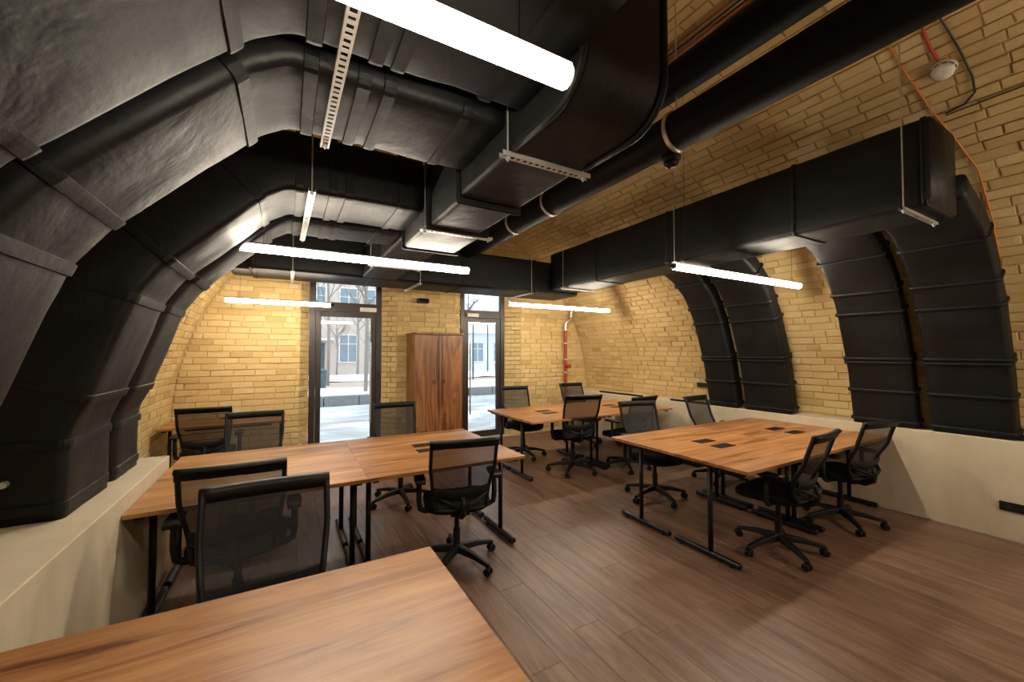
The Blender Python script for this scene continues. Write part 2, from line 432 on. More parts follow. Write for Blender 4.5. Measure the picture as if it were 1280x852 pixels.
# right arches
RP = [(5.37, .83), (5.30, 1.2), (5.22, 1.5), (5.04, 2.0), (4.86, 2.3), (4.56, 2.55), (4.13, 2.68)]
YR = [(.84, 1.36, .0), (1.45, 1.96, -.02), (2.52, 3.08, -.09), (3.17, 3.58, -.12)]
lab = ['black wrapped duct beside the orange cable, curving down to the right ledge',
       'black wrapped curving duct just across the gap from the one by the orange cable',
       'black wrapped curving duct between a bare brick strip and a narrower duct by the socket',
       'black wrapped narrow duct curving down beside the black wall socket above the right ledge']
for (y0, y1, dx), l in zip(YR, lab):
    swept_duct('curved_branch_duct', l, [(p[0]+dx, y0, p[1]) for p in RP], (0, 1, 0), 0, y1-y0, .18, [.05, .36, .66, .70, 1.18, 1.40, 1.80], 1,
               'branch ducts on the right wall', fil=.12, amp=.004, bw=.032, bh=.014)
# right longitudinal box duct
def boxduct(name, label, path, side, w, hgt, bands, flip, amp=.004):
    return swept_duct(name, label, path, side, 0, w, hgt, bands, flip, None, .06, amp, .03, .008, 'flange_band')
boxduct('ceiling_box_duct', 'long straight black box duct running above the right row of desks', [(3.60, .88, 2.54), (3.60, 5.12, 2.54)], (1, 0, 0), .52, .58, [.03, .80, 2.05, 3.2], 1)
boxduct('cross_box_duct', 'black box duct crossing the room above both glass doors', [(-.37, 5.15, 2.50), (4.15, 5.15, 2.50)], (0, 1, 0), .70, .50, [.04, 1.3, 2.5, 3.7], -1)
_d = [o for o in COL.objects if o.name == 'cross_box_duct'][0]
MB().box(-.20, .02, .10, .62, .0, .20).build('end_reducer', M['duct'], _d, bevel=.03, segs=3)
# central duct with riser
root = empty('central_box_duct', (.95, 1.0, 2.39), 0, 'black stepped box duct fed by the arched ducts, turning upward at one end', 'duct')
def rel(o): o.location = -Vector(root.location); return o
poly = [(.93, 3.70)] + [(.93+.16*(1-math.cos(R(t))), 2.55-.16*math.sin(R(t))) for t in (0, 18, 36, 54, 72, 90)] + [(1.94, 2.39), (1.94, 2.84), (1.52, 2.84), (1.52, 3.70)]
rel(MB().prism(poly, .78, 1.145, 'x').build('duct_body', M['duct'], root, bevel=.03, segs=3))
rel(MB().box(.785, 1.13, 1.96, 2.44, 2.375, 2.82).build('duct_body', M['duct'], root, bevel=.025, segs=3))
rel(MB().box(.775, 1.19, 2.47, 3.06, 2.385, 2.84).build('duct_body', M['duct'], root, bevel=.025, segs=3))
rel(MB().box(.80, 1.21, 3.05, 5.16, 2.50, 2.86).build('duct_body', M['duct'], root, bevel=.025, segs=3))
for (y, x0, x1, z0, z1) in ((1.41, .78, 1.145, 2.39, 2.84), (1.95, .78, 1.145, 2.375, 2.83), (2.455, .775, 1.19, 2.38, 2.84), (3.06, .775, 1.21, 2.385, 2.85), (4.1, .80, 1.21, 2.50, 2.86)):
    rel(MB().box(x0-.014, x1+.014, y-.014, y+.014, z0-.014, z1+.014).build('flange_band', M['duct'], root, bevel=.012))
for fx in (.782, 1.143):
    pts = [(fx, .932, 2.95), (fx, .932, 2.56)] + [(fx, .93+.16*(1-math.cos(R(t))), 2.55-.16*math.sin(R(t))) for t in (0, 15, 30, 45, 60, 75, 90)] + [(fx, 1.36, 2.391)]
    rel(MB().tube(pts, .013, 8).build('edge_seam', M['duct'], root, smooth=True))
# fitting on the side of the left arch
b = MB().tube([(-1.03, 2.545, 1.02), (-1.03, 2.52, 1.02)], .014, 12); tag(b.build('test_fitting', M['chrome'], smooth=False), 'tiny round metal fitting on the black side of the left duct', 'fitting')

# pipes near the crown of the vault
def pipe(name, label, x, z, r, y0, y1, clamps):
    root = empty(name, (x, y0, z), 0, label, 'pipe')
    L = y1-y0; k = 40; b = MB(); vs_ = []
    pts = [(0, L*i/k, 0) for i in range(k+1)]
    b.tube(pts, r, 24, True, [r*(1+.012*noise.noise(Vector((i*.7, x*9, 0)))) for i in range(k+1)])
    b.build('pipe_wrap', M['pipewrap'], root, smooth=True)
    for y in clamps:
        c = MB()
        ring = [(math.cos(t)*(r+.010), 0, math.sin(t)*(r+.010)) for t in [i*2*math.pi/28 for i in range(29)]]
        vs_ = []; fs_ = []
        for i in range(28):
            t = i*2*math.pi/28
            for (rr, dy) in ((r+.001, -.014), (r+.011, -.014), (r+.011, .014), (r+.001, .014)):
                vs_.append((math.cos(t)*rr, y-y0+dy, math.sin(t)*rr))
        for i in range(28):
            j = (i+1) % 28
            for e in range(4): fs_.append((i*4+e, j*4+e, j*4+(e+1) % 4, i*4+(e+1) % 4))
        c.add(vs_, fs_)
        o = c.build('pipe_clamp', M['zinc'], root)
        ztop = ZC+math.sqrt(RV*RV-(x-XC)**2)-z
        MB().cyl((0, y-y0, r+.005), (0, y-y0, ztop), .004, 6).build('hanger_rod', M['zinc'], o)
    return root
pipe('insulated_pipe', 'thick black insulated pipe with steel clamps, just above the black dome sensor', 2.20, 3.02, .122, YB+.05, 5.145, [1.70, 3.11, 3.80])
pipe('insulated_pipe', 'black insulated pipe running beside the bundle of red conduits at the crown', 2.20, 3.36, .108, YB+.05, 6.55, [1.95])

# perforated struts with threaded rods
def perforated(p0, p1, w, mb):
    """ladder-like perforated strip from p0 to p1 (horizontal), lying flat, with turned-up edges"""
    p0, p1 = Vector(p0), Vector(p1); d = (p1-p0); L = d.length; t = d/L; s = t.cross(Vector((0, 0, 1)))
    def bar(a0, a1, s0, s1, z0, z1):
        vs_ = [p0+t*a+s*c+Vector((0, 0, z)) for z in (z0, z1) for c in (s0, s1) for a in (a0, a1)]
        mb.add(vs_, [(0, 2, 3, 1), (4, 5, 7, 6), (0, 1, 5, 4), (2, 6, 7, 3), (0, 4, 6, 2), (1, 3, 7, 5)])
    bar(0, L, -w/2, -w*.28, -.003, 0); bar(0, L, w*.28, w/2, -.003, 0)
    bar(0, L, -w/2, -w/2+.002, 0, .016); bar(0, L, w/2-.002, w/2, 0, .016)
    a = 0; i = 0
    while a < L-.01:
        bar(a, min(L, a+(.016 if i % 2 else .012)), -w*.28, w*.28, -.003, 0); a += .034 if i % 2 else .026; i += 1
    return mb
def strut(label, p0, p1, z, tops, w=.034, rods=(0, 1)):
    root = empty('strut_hanger', (p0[0], p0[1], z), 0, label, 'hanger')
    d = Vector((p1[0]-p0[0], p1[1]-p0[1], 0))
    perforated((0, 0, 0), d, w, MB()).build('channel', M['zinc'], root)
    for k, t in zip(rods, tops):
        q = d*(.025 if k == 0 else 1-.025/d.length*1.0) if False else d*(.03/d.length if k == 0 else 1-.03/d.length)
        r = MB().cyl((q.x, q.y, -.02), (q.x, q.y, t-z), .0042, 6); ro = r.build('threaded_rod', M['zinc'], root)
        n = MB().cyl((q.x, q.y, -.012), (q.x, q.y, -.003), .010, 6); n.build('nut', M['zinc'], ro)
def zv(x): return ZC+math.sqrt(max(0, RV*RV-(x-XC)**2))-.01
strut('long perforated steel strut under the two arched ducts by the foreground lamp', (.150, .52), (.135, 1.935), 2.492, (zv(.14), zv(.14)), .036)
strut('perforated steel strut under the pair of arched ducts by the free ledge end', (.115, 2.49), (.10, 3.63), 2.487, (zv(.11), zv(.11)), .036)
strut('perforated steel strut under the cross duct, above the left glass door', (.05, 5.02), (.05, 5.88), 2.478, (zv(.05), zv(.05)))
strut('perforated steel strut under the central duct where it meets its first flange', (.74, 1.395), (1.19, 1.395), 2.372, (zv(.8), zv(1.1)))
strut('perforated steel strut under the palest section of the central duct', (.735, 2.49), (1.245, 2.49), 2.365, (zv(.8), zv(1.2)))
strut('thin steel strut under the far narrow end of the central duct', (.72, 4.3), (1.28, 4.3), 2.478, (zv(.75), zv(1.2)))
strut('short steel strut under the cross duct above the wooden cabinet', (1.52, 5.10), (1.52, 5.88), 2.478, (zv(1.52), zv(1.52)))
strut('steel strut under the capped end of the right box duct', (3.53, 1.00), (4.17, 1.00), 2.522, (zv(3.55), zv(4.15)), .03)
strut('steel strut under the right box duct near the end of a lamp', (3.53, 2.80), (4.17, 2.80), 2.522, (zv(3.55), zv(4.15)), .03)
strut('steel strut under the right box duct close to the cross duct', (3.53, 4.75), (4.17, 4.75), 2.522, (zv(3.55), zv(4.15)), .03)
strut('steel strut under the cross duct near its corner with the right box duct', (3.25, 5.10), (3.25, 5.88), 2.478, (zv(3.25), zv(3.25)), .03)

# ------------------------------------------------------------------ lamps
def lamp(label, x0, x1, y, z, tops, capmat='white', conn=0):
    root = empty('tube_lamp', ((x0+x1)/2, y, z), 0, label, 'lamp', 'hanging tube lamps')
    h2 = (x1-x0)/2; r = .031
    MB().cyl((-h2, 0, 0), (h2, 0, 0), r, 24).build('tube', M['tube'], root, smooth=False)
    for o_ in root.children:
        for p in o_.data.polygons: p.use_smooth = len(p.vertices) == 4
    for s in (-1, 1): MB().cyl((s*h2, 0, 0), (s*(h2+.006), 0, 0), r*.96, 20).build('end_cap', M[capmat], root)
    if conn: MB().cyl((conn*(h2+.006), 0, 0), (conn*(h2+.05), 0, 0), .017, 12).build('connector', M['blackp'], root)
    vs_ = []; fs_ = []; k = 14
    for xx in (-h2, h2):
        for rr in (r+.0006, r+.0035):
            for i in range(k+1):
                t = R(90-58+116*i/k); vs_.append((xx, rr*math.cos(t), rr*math.sin(t)))
    q = k+1
    for i in range(k):
        fs_ += [(i, i+1, 2*q+i+1, 2*q+i), (q+i, 3*q+i, 3*q+i+1, q+i+1), (i, q+i, q+i+1, i+1), (2*q+i, 2*q+i+1, 3*q+i+1, 3*q+i)]
    fs_ += [(0, 2*q, 3*q, q), (k, q+k, 3*q+k, 2*q+k)]
    MB().add(vs_, fs_).build('added_uplight_shield', M['zinc'], root)  # unseen opaque rail, assumed and added to hold back light towards the vault
    for s, t in zip((-1, 1), tops):
        w = MB().cyl((s*(h2-.14), 0, r), (s*(h2-.14), 0, t-z), .0016, 5); w.build('suspension_wire', M['blackc'], root)
ZLMP = 2.295
lamp('bright tube lamp hanging over the foreground desk', -.12, .622, .815, ZLMP, (2.512, 2.516))
lamp('bright tube lamp over the left bench, one end beside the arched ducts', -.285, 1.375, 3.215, ZLMP, (2.42, zv(1.235)))
lamp('bright tube lamp over the small corner desk, close to the brick wall', -.63, .49, 5.72, 2.20, (2.50, 2.50), 'white', 1)
lamp('bright tube lamp over the bench by the right glass door', 2.84, 4.79, 5.10, 2.290, (2.50, zv(4.65)))
lamp('bright tube lamp over the right bench beneath the box duct', 2.79, 4.80, 2.20, ZLMP, (zv(2.93), zv(4.66)), 'white', -1)
lamp('tube lamp over the open floor in the unseen rear of the room', 3.2, 5.0, -.75, ZLMP, (zv(3.35), zv(4.85)))

# ------------------------------------------------------------------ desks
ZD = .74
def make_desk(w, d):
    """desk with the outer long edge at y=0 and the shared edge at y=d; x from 0 to w"""
    root = empty('office_desk', (0, 0, 0))
    g = .0006
    MB().box(g, w-g, g, d-g, ZD-.025, ZD).build('desktop', M['desk'], root, bevel=.002)
    for x in (.055, w-.055):
        b = MB().tube([(x, .33, .045), (x, .33, ZD-.05)], .019, 12)
        if d > 1: b.tube([(x, d-.33, .045), (x, d-.33, ZD-.05)], .019, 12)
        b.box(x-.02, x+.02, .05, d-.06, ZD-.05, ZD-.026)
        leg = b.build('leg', M['blackm'], root, smooth=False)
        for p in leg.data.polygons: p.use_smooth = len(p.vertices) == 4 and p.area < .02
        f = MB().tube([(x, .095, .030), (x, .10, .030), (x, d-.035, .030), (x, d-.03, .030)], .024, 14, True, [.020, .024, .024, .020])
        f.build('foot', M['blackm'], leg)
        for gy in (.16, d-.09): MB().cyl((x, gy, 0), (x, gy, .012), .016, 10).build('glide', M['blackp'], leg)
    MB().box(.08, w-.08, .34, .38, ZD-.06, ZD-.026).build('beam', M['blackm'], root)
    so = MB().box(w/2-.12, w/2+.10, d-.155, d-.05, ZD, ZD+.004).build('socket_panel', M['blackp'], root, bevel=.001)
    h = MB()
    for k in range(4): h.cyl((w/2-.085+k*.05, d-.105, ZD+.004), (w/2-.085+k*.05, d-.105, ZD+.0052), .016, 12)
    h.build('socket', M['dark'], so)
    tr = MB().box(w/2-.45, w/2+.45, d-.16, d-.02, ZD-.12, ZD-.115).box(w/2-.45, w/2+.45, d-.16, d-.155, ZD-.115, ZD-.07)
    tr.box(w/2-.445, w/2-.44, d-.16, d-.03, ZD-.115, ZD-.03).box(w/2+.44, w/2+.445, d-.16, d-.03, ZD-.115, ZD-.03)
    tr.build('cable_tray', M['blackm'], root)
    return root
protos = {}
def desk(x0, x1, ye, yc, label, group=None):
    """ye = outer edge y, yc = shared edge y"""
    w = round(x1-x0, 3); d = round(abs(yc-ye), 3); k = (w, d)
    if k not in protos: protos[k] = o = make_desk(w, d)
    else: o = copy_tree(protos[k])
    if yc > ye: o.location = (x0, ye, 0); o.rotation_euler = (0, 0, 0)
    else: o.location = (x1, ye, 0); o.rotation_euler = (0, 0, math.pi)
    tag(o, label, 'desk', group)
    if group is None and 'group' in o: del o['group']
    return o
def bench(x0, x1, y0, y1, labels):
    xm = (x0+x1)/2; ym = (y0+y1)/2
    desk(x0, xm, y0, ym, labels[0]); desk(xm, x1, y0, ym, labels[1])
    desk(x0, xm, y1, ym, labels[2]); desk(xm, x1, y1, ym, labels[3])
bench(-.725, 1.705, 2.79, 4.12, ['brown desk by the left ledge with two chairs beside a third in front of it',
      'brown desk with the armed chair turned beside it, opposite the chair before the cabinet',
      'brown desk by the end of the left ledge, facing the chair near the corner desk',
      'brown desk with black socket slot, closest to the tall wooden cabinet'])
bench(2.82, 5.29, 1.63, 2.98, ['brown desk at the free end of the right bench, on the open floor side',
      'brown desk against the low wall by the lowest black wall socket',
      'brown desk at the free end of the right bench, on the middle bench side',
      'brown desk against the low wall, facing the narrow branch duct'])
bench(2.57, 5.07, 4.05, 5.27, ['brown desk at the free end of the door bench, room side',
      'brown desk of the door bench against the low wall, room side',
      'brown desk closest to the right glass door',
      'brown desk closest to the red standpipe'])
_f = desk(-.725, .555, 1.70, .36, 'deep brown foreground desk with a chair tucked in on its far side')
for c in [c for c in _f.children if c.name.startswith('socket_panel')]:
    for g in list(c.children): bpy.data.objects.remove(g)
    bpy.data.objects.remove(c)
desk(-1.22, .01, 5.68, 6.33, 'small brown corner desk against the brick wall left of the glass door')

# ------------------------------------------------------------------ chairs (facing +y)
def back_curve(v):
    """y and z of the backrest surface, v from 0 (bottom) to 1 (top)"""
    z = .475 + .515*v
    y = -.195 + .035*math.sin(min(1, v/.55)*math.pi) - .135*v**1.35
    return y, z
def half_w(v): return .185 + .045*min(1, v*1.6)
def back_pt(u, v, off=0):
    y, z = back_curve(v); return Vector((u*half_w(v), y - .028*(1-u*u)*(1-.3*v) + off, z))
def make_chair():
    root = empty('office_chair')
    # five-star base
    b = MB().lathe([(.018, .075), (.036, .08), (.040, .10), (.034, .135), (.026, .145)], n=16)
    for k in range(5):
        a = R(90+72*k); c, s = math.cos(a), math.sin(a)
        vs_ = []; 
        for (r, zt, zb, hw) in ((.025, .135, .085, .030), (.17, .120, .082, .024), (.305, .088, .062, .019), (.325, .080, .062, .014)):
            for (w, z) in ((-hw, zb), (hw, zb), (hw*.75, zt), (-hw*.75, zt)): vs_.append((c*r - s*w, s*r + c*w, z))
        fs_ = [(0, 1, 2, 3), (15, 14, 13, 12)]
        for i in range(3):
            for e in range(4): fs_.append((i*4+e, i*4+(e+1) % 4, i*4+4+(e+1) % 4, i*4+4+e))
        b.add(vs_, fs_)
    base = b.build('base', M['blackp'], root, bevel=.005)
    cm = MB()
    for s in (-1, 1): cm.tube([(s*.008, 0, .028), (s*.012, 0, .028), (s*.024, 0, .028), (s*.027, 0, .028)], .028, 16, True, [.024, .028, .028, .022])
    cm.box(-.008, .008, -.016, .016, .03, .058).cyl((0, 0, .05), (0, 0, .07), .008, 8)
    cme = cm.mesh('caster', M['blackp'], False)
    for k in range(5):
        a = R(90+72*k); o = bpy.data.objects.new('caster', cme); COL.objects.link(o); o.parent = base
        o.location = (.312*math.cos(a), .312*math.sin(a), 0); o.rotation_euler = (0, 0, R(40+63*k))
    MB().lathe([(.027, .13), (.027, .26), (.019, .262), (.019, .40)], n=14).build('gas_column', M['blackp'], root, smooth=False)
    MB().prism([(-.13, .40), (.12, .40), (.15, .415), (.13, .435), (-.17, .435), (-.17, .41)], -.07, .07, 'x').box(-.17, -.06, .02, .045, .405, .418).build('tilt_mechanism', M['blackp'], root, bevel=.008)
    # seat cushion
    vs_ = []; fs_ = []; nu, rings = 36, [(.0, .440, .90), (.012, .432, .94), (.0, .446, 1.0), (.0, .468, 1.015), (.0, .487, .99), (.0, .497, .93), (.0, .501, .70), (.0, .499, .35)]
    for (o_, z, s) in rings:
        for k in range(nu):
            t = k*2*math.pi/nu; e = .62
            cx = math.copysign(abs(math.cos(t))**e, math.cos(t))*.245*s; cy = math.copysign(abs(math.sin(t))**e, math.sin(t))*.235*s
            zz = z + (.012*(abs(cx)/.245)**2 if z > .46 else 0) - (.030*max(0, (cy-.08)/.155)**2)
            vs_.append((cx, cy+.045, zz))
    for i in range(len(rings)-1):
        for k in range(nu): fs_.append((i*nu+k, i*nu+(k+1) % nu, (i+1)*nu+(k+1) % nu, (i+1)*nu+k))
    fs_ += [tuple(range(nu-1, -1, -1)), tuple(range((len(rings)-1)*nu, len(rings)*nu))]
    MB().add(vs_, fs_).build('seat', M['fabric'], root, smooth=True)
    # back frame
    b = MB()
    for s in (-1, 1): b.tube([back_pt(s, v) for v in [i/12 for i in range(13)]], .013, 10, True, None, 1.25)
    b.tube([back_pt(u, 0) for u in [-1+i/4 for i in range(9)]], .012, 8)
    vs_ = []; fs_ = []; m_ = 12      # deep top rail with a lip folded back
    prof = [(.014, -.045), (.018, .0), (.008, .014), (-.016, .016), (-.034, .004), (-.034, -.006), (-.014, -.004), (-.008, -.045)]
    for i in range(m_+1):
        u = -1.05+2.1*i/m_; p = back_pt(max(-1, min(1, u)), 1); p.x = u*half_w(1)
        for (dy, dz) in prof: vs_.append((p.x, p.y+dy, p.z+dz))
    n_ = len(prof)
    for i in range(m_):
        for e in range(n_): fs_.append((i*n_+e, i*n_+(e+1) % n_, (i+1)*n_+(e+1) % n_, (i+1)*n_+e))
    fs_ += [tuple(range(n_)), tuple(range((m_+1)*n_-1, m_*n_-1, -1))]
    b.add(vs_, fs_)
    b.build('back_frame', M['blackp'], root, smooth=True)
    vs_ = [back_pt(-1+2*i/10, j/14) for j in range(15) for i in range(11)]
    fs_ = [(j*11+i, j*11+i+1, j*11+i+12, j*11+i+11) for j in range(14) for i in range(10)]
    MB().add(vs_, fs_).build('back_mesh', M['mesh'], root, smooth=True)
    b = MB()
    vs_ = [];
    for v, d in ((.20, -.020), (.24, -.030), (.30, -.030), (.34, -.020)):
        for i in range(11):
            vs_.append(back_pt(-.97+1.94*i/10, v+.05*(1-(-1+.2*i)**2)*-1, d))
    MB().add(vs_, [(j*11+i, j*11+i+1, j*11+i+12, j*11+i+11) for j in range(3) for i in range(10)]).build('lumbar_band', M['blackp'], root, smooth=True)
    b = MB().tube([(0, -.10, .42), (0, -.20, .425), (0, -.262, .46), (0, -.275, .52), (0, -.262, .58)], .022, 10, True, [.026, .026, .024, .020, .014], 1.0)
    for s in (-1, 1): b.tube([(0, -.27, .50), (s*.10, -.262, .545), back_pt(s*.95, .20, -.01)], .013, 8)
    b.build('back_support', M['blackp'], root, smooth=True)
    for s in (-1, 1):
        b = MB().tube([(s*.10, -.03, .425), (s*.245, -.03, .428), (s*.280, -.03, .445), (s*.288, -.03, .50), (s*.288, -.03, .655)], .015, 10, True, None, 1.35)
        arm = b.build('arm_post', M['blackp'], root, smooth=True)
        MB().prism([(-.035, -.15), (-.042, -.05), (-.036, .07), (-.02, .10), (.02, .10), (.036, .07), (.042, -.05), (.035, -.15)], .655, .682, 'z').build('arm_pad', M['blackp'], arm, bevel=.007, loc=(s*.285, -.005, 0))
    return root
chair0 = make_chair()
CH = [(-.23, 2.86, 0, 1.0, 'black mesh office chair at the left bench beside the ledge, pushed in'),
      (-.06, 1.735, 180, 1.01, 'black mesh office chair tucked under the far side of the foreground desk'),
      (-.25, 4.28, 180, 1.0, 'black mesh office chair behind the left bench, in front of the corner desk chair'),
      (-.74, 5.56, 0, 1.0, 'black mesh office chair at the corner desk by the brick wall'),
      (1.08, 4.32, 180, 1.0, 'black mesh office chair between the left bench and the wooden cabinet'),
      (1.14, 2.86, -12, .985, 'black mesh office chair standing clear of the left bench end, turned slightly'),
      (3.17, 5.24, 176, 1.03, 'black mesh office chair beside the right glass door'),
      (3.34, 4.26, -14, 1.04, 'black mesh office chair on the room side of the door bench, by its free end'),
      (4.48, 5.42, 180, 1.02, 'black mesh office chair in front of the red standpipe, behind the door bench'),
      (4.06, 4.02, 4, 1.0, 'black mesh office chair at the door bench, back to back with a right bench chair'),
      (3.52, 3.05, 166, 1.0, 'black mesh office chair at the free far corner of the right bench'),
      (4.72, 3.06, 184, 1.0, 'black mesh office chair between the right bench and the narrow branch duct'),
      (3.45, 1.76, 6, .985, 'black mesh office chair on the open floor side of the right bench, free end'),
      (4.52, 1.76, -8, .985, 'black mesh office chair on the open floor side, right by the low wall')]
for i, (x, y, a, s, l) in enumerate(CH):
    o = chair0 if i == 0 else copy_tree(chair0)
    o.location = (x, y, 0); o.rotation_euler = (0, 0, R(a)); o.scale = (s, s, s)
    if 'foreground' in l:            # this one has no armrests
        for c in [c for c in o.children if c.name.startswith('arm_post')]:
            for g in list(c.children): bpy.data.objects.remove(g)
            bpy.data.objects.remove(c)
    tag(o, l, 'chair', 'black mesh office chairs')

# ------------------------------------------------------------------ wooden cabinet
cx0, cx1, cy0, cy1, ch = 1.72, 2.54, 6.13, 6.56, 1.89
root = empty('wooden_cabinet', ((cx0+cx1)/2, (cy0+cy1)/2, 0), 0, 'tall rustic brown wooden cabinet with two doors, between the glass doors', 'cabinet')
def rel2(o): o.location = -Vector(root.location); return o
b = MB().box(cx0, cx0+.025, cy0+.02, cy1, 0, ch-.03).box(cx1-.025, cx1, cy0+.02, cy1, 0, ch-.03).box(cx0+.025, cx1-.025, cy1-.02, cy1, 0, ch-.03)
b.box(cx0+.025, cx1-.025, cy0+.03, cy1-.02, .05, .075).box(cx0+.025, cx1-.025, cy0+.03, cy0+.05, 0, .05)
rel2(b.build('body', M['cab'], root, bevel=.003))
rel2(MB().box(cx0-.015, cx1+.015, cy0-.012, cy1, ch-.03, ch).build('top', M['cab'], root, bevel=.005))
cm = (cx0+cx1)/2
for (a, c, hx) in ((cx0+.012, cm-.003, cm-.075), (cm+.003, cx1-.012, cm+.075)):
    d = rel2(MB().box(a, c, cy0, cy0+.02, .08, ch-.035).build('door', M['cab'], root, bevel=.003))
    h = MB()
    ring = [(hx+.026*math.cos(t), cy0-.006, 1.10+.026*math.sin(t)) for t in [i*2*math.pi/16 for i in range(17)]]
    h.tube(ring, .005, 6, False).cyl((hx, cy0-.010, 1.128), (hx, cy0, 1.128), .012, 10)
    h.build('ring_handle', M['bronze'], d)

# ------------------------------------------------------------------ fire riser, sensors, sockets, cables
root = empty('standpipe', (4.93, 6.50, 0), 0, 'red fire standpipe with grey elbow fittings on the far brick wall', 'pipe')
b = MB().cyl((0, 0, 0), (0, 0, 2.02), .030, 14)
b.build('riser', M['red'], root, smooth=False)
b = MB().tube([(0, 0, 2.02), (0, 0, 2.14), (.03, -.01, 2.19), (.10, -.02, 2.23), (.13, -.02, 2.28), (.13, -.02, 2.42)], .032, 14)
for z in (2.02, 2.10): b.cyl((0, 0, z), (0, 0, z+.03), .042, 12)
b.cyl((.13, -.02, 2.30), (.13, -.02, 2.34), .042, 12)
b.build('elbow', M['zinc'], root, smooth=False)
b = MB().cyl((0, -.02, 1.30), (0, -.11, 1.30), .028, 12).cyl((0, -.11, 1.30), (0, -.13, 1.30), .045, 12); b.build('valve', M['red'], root)
for z in (1.42, 1.16, .9, 1.75): MB().cyl((0, 0, z), (0, 0, z+.025), .037, 12).build('pipe_ring', M['zinc'], root)

root = empty('dome_sensor', (2.24, 1.78, 2.90), 0, 'black dome sensor hanging under the insulated pipe by its clamp', 'sensor')
MB().lathe([(.062, 0), (.066, -.012), (.062, -.035), (.05, -.04)], n=20).build('housing', M['blackp'], root, smooth=True)
MB().lathe([(.048, -.038), (.045, -.058), (.032, -.074), (.012, -.082)], n=20).build('dome', M['lens'], root, smooth=True)

def vpt(x, y, lift=.012):
    """point on the vault under angle x (degrees from the right springing) at depth y"""
    p = arc(R(x), RV-lift); return Vector((p[0], y, p[1]))
def vangle(X, Z): return math.degrees(math.atan2(Z-ZC, X-XC))
def vcable(name, label, pts, r, m, cat='cable', lift=.016):
    P_ = []
    for (a, y), (a2, y2) in zip(pts, pts[1:]):
        for k in range(8): P_.append(vpt(a+(a2-a)*k/8, y+(y2-y)*k/8, lift))
    P_.append(vpt(*pts[-1], lift))
    return tag(MB().tube(P_, r, 8).build(name, m, smooth=True), label, cat)
vcable('orange_cable', 'orange cable looping down the brick wall beside the branch duct to the right ledge', [(66, 1.09), (63.8, 1.08), (58.7, 1.06), (52.9, 1.01), (47, .93), (43.0, .875), (34.9, .86), (20.2, .87), (10.5, .87), (2.6, .87)], .006, M['orange'])
vcable('red_cable', 'short red cable leading to the white smoke detector', [(68, .92), (63.5, .91), (60.8, .91), (59.0, .90)], .0075, M['redc'])
vcable('black_cable', 'black cable curving past the smoke detector to the box duct', [(66, .84), (63.0, .82), (59.9, .80), (55.3, .78), (53.2, .79), (52.2, .85), (51.9, .95)], .006, M['blackc'])
vcable('black_cable', 'thin straight black cable running from the box duct along the bricks', [(51.6, .95), (51.7, .8), (51.8, .55), (51.8, -.4)], .0045, M['blackc'])
for a, l in ((79.0, 'rust red conduit closest to the insulated pipe at the crown'), (79.6, 'rust red conduit in the middle of the bundle at the crown'), (81.0, 'rust red conduit at the outer edge of the bundle at the crown')):
    vcable('conduit', l, [(a, YB+.1), (a, 5.9)], .008, M['conduit'], 'conduit')
vcable('black_cable', 'black cable running between the rust red conduits at the crown', [(80.3, YB+.1), (80.3, 5.9)], .007, M['blackc'])
# smoke detector
p = vpt(57.7, .89, .004); nrm = (Vector((XC, .89, ZC))-p).normalized()
root = empty('smoke_detector', p, 0, 'round white smoke detector on the brick vault', 'detector')
root.rotation_euler = nrm.to_track_quat('Z', 'Y').to_euler(); root.scale = (1.3, 1.3, 1.3)
MB().lathe([(.052, 0), (.054, .008), (.052, .018)], n=24).build('mounting_base', M['white'], root, smooth=False)
MB().lathe([(.047, .018), (.050, .022), (.047, .038), (.030, .050), (.010, .053)], n=24).build('sensor_head', M['white'], root, smooth=True)
b = MB()
for k in range(10):
    a = k*2*math.pi/10
    b.tube([(.0485*math.cos(a+d), .0485*math.sin(a+d), .031) for d in (-.2, 0, .2)], .003, 6)
b.build('vent_slot', M['dark'], root)
# sockets on the right side
def socket(name, label, loc, sx, sy, sz, n, rz=0):
    root = empty(name, loc, rz, label, 'socket')
    MB().box(-sx, 0, -sy/2, sy/2, -sz/2, sz/2).build('plate', M['blackp'], root, bevel=.003)
    b = MB()
    for k in range(n):
        y = (k-(n-1)/2)*sy/n
        b.cyl((-sx-.001, y, 0), (-sx+.002, y, 0), sz*.30, 14)
    b.build('outlet_hole', M['dark'], root)
socket('wall_socket', 'black multi-way wall socket low on the beige low wall', (5.30, .79, .285), .012, .30, .075, 3)
socket('wall_socket', 'black wall socket on the bricks beside the narrow branch duct', (xr(4.0)+.36, 3.88, 1.08), .014, .17, .07, 2)
b = MB().box(5.40, 5.50, .70, .86, ZL+.001, ZL+.045); tag(b.build('junction_box', M['blackp'], bevel=.006), 'small black junction box lying on the right ledge', 'box')
for (y0, y1, l) in ((4.75, 5.72, 'long black painted shadow trunking on the right ledge towards the far wall'), (3.62, 4.2, 'short black painted shadow trunking on the right ledge beside the narrow branch duct')):  # dark bars standing in for thin shadows and gaps along the ledge
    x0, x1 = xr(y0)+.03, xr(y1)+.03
    b = MB().prism([(x0, y0), (x0+.05, y0), (x1+.05, y1), (x1, y1)], ZL+.001, ZL+.028, 'z'); tag(b.build('shadow_gap_stripe', M['blackp'], bevel=.003), l, 'stripe')
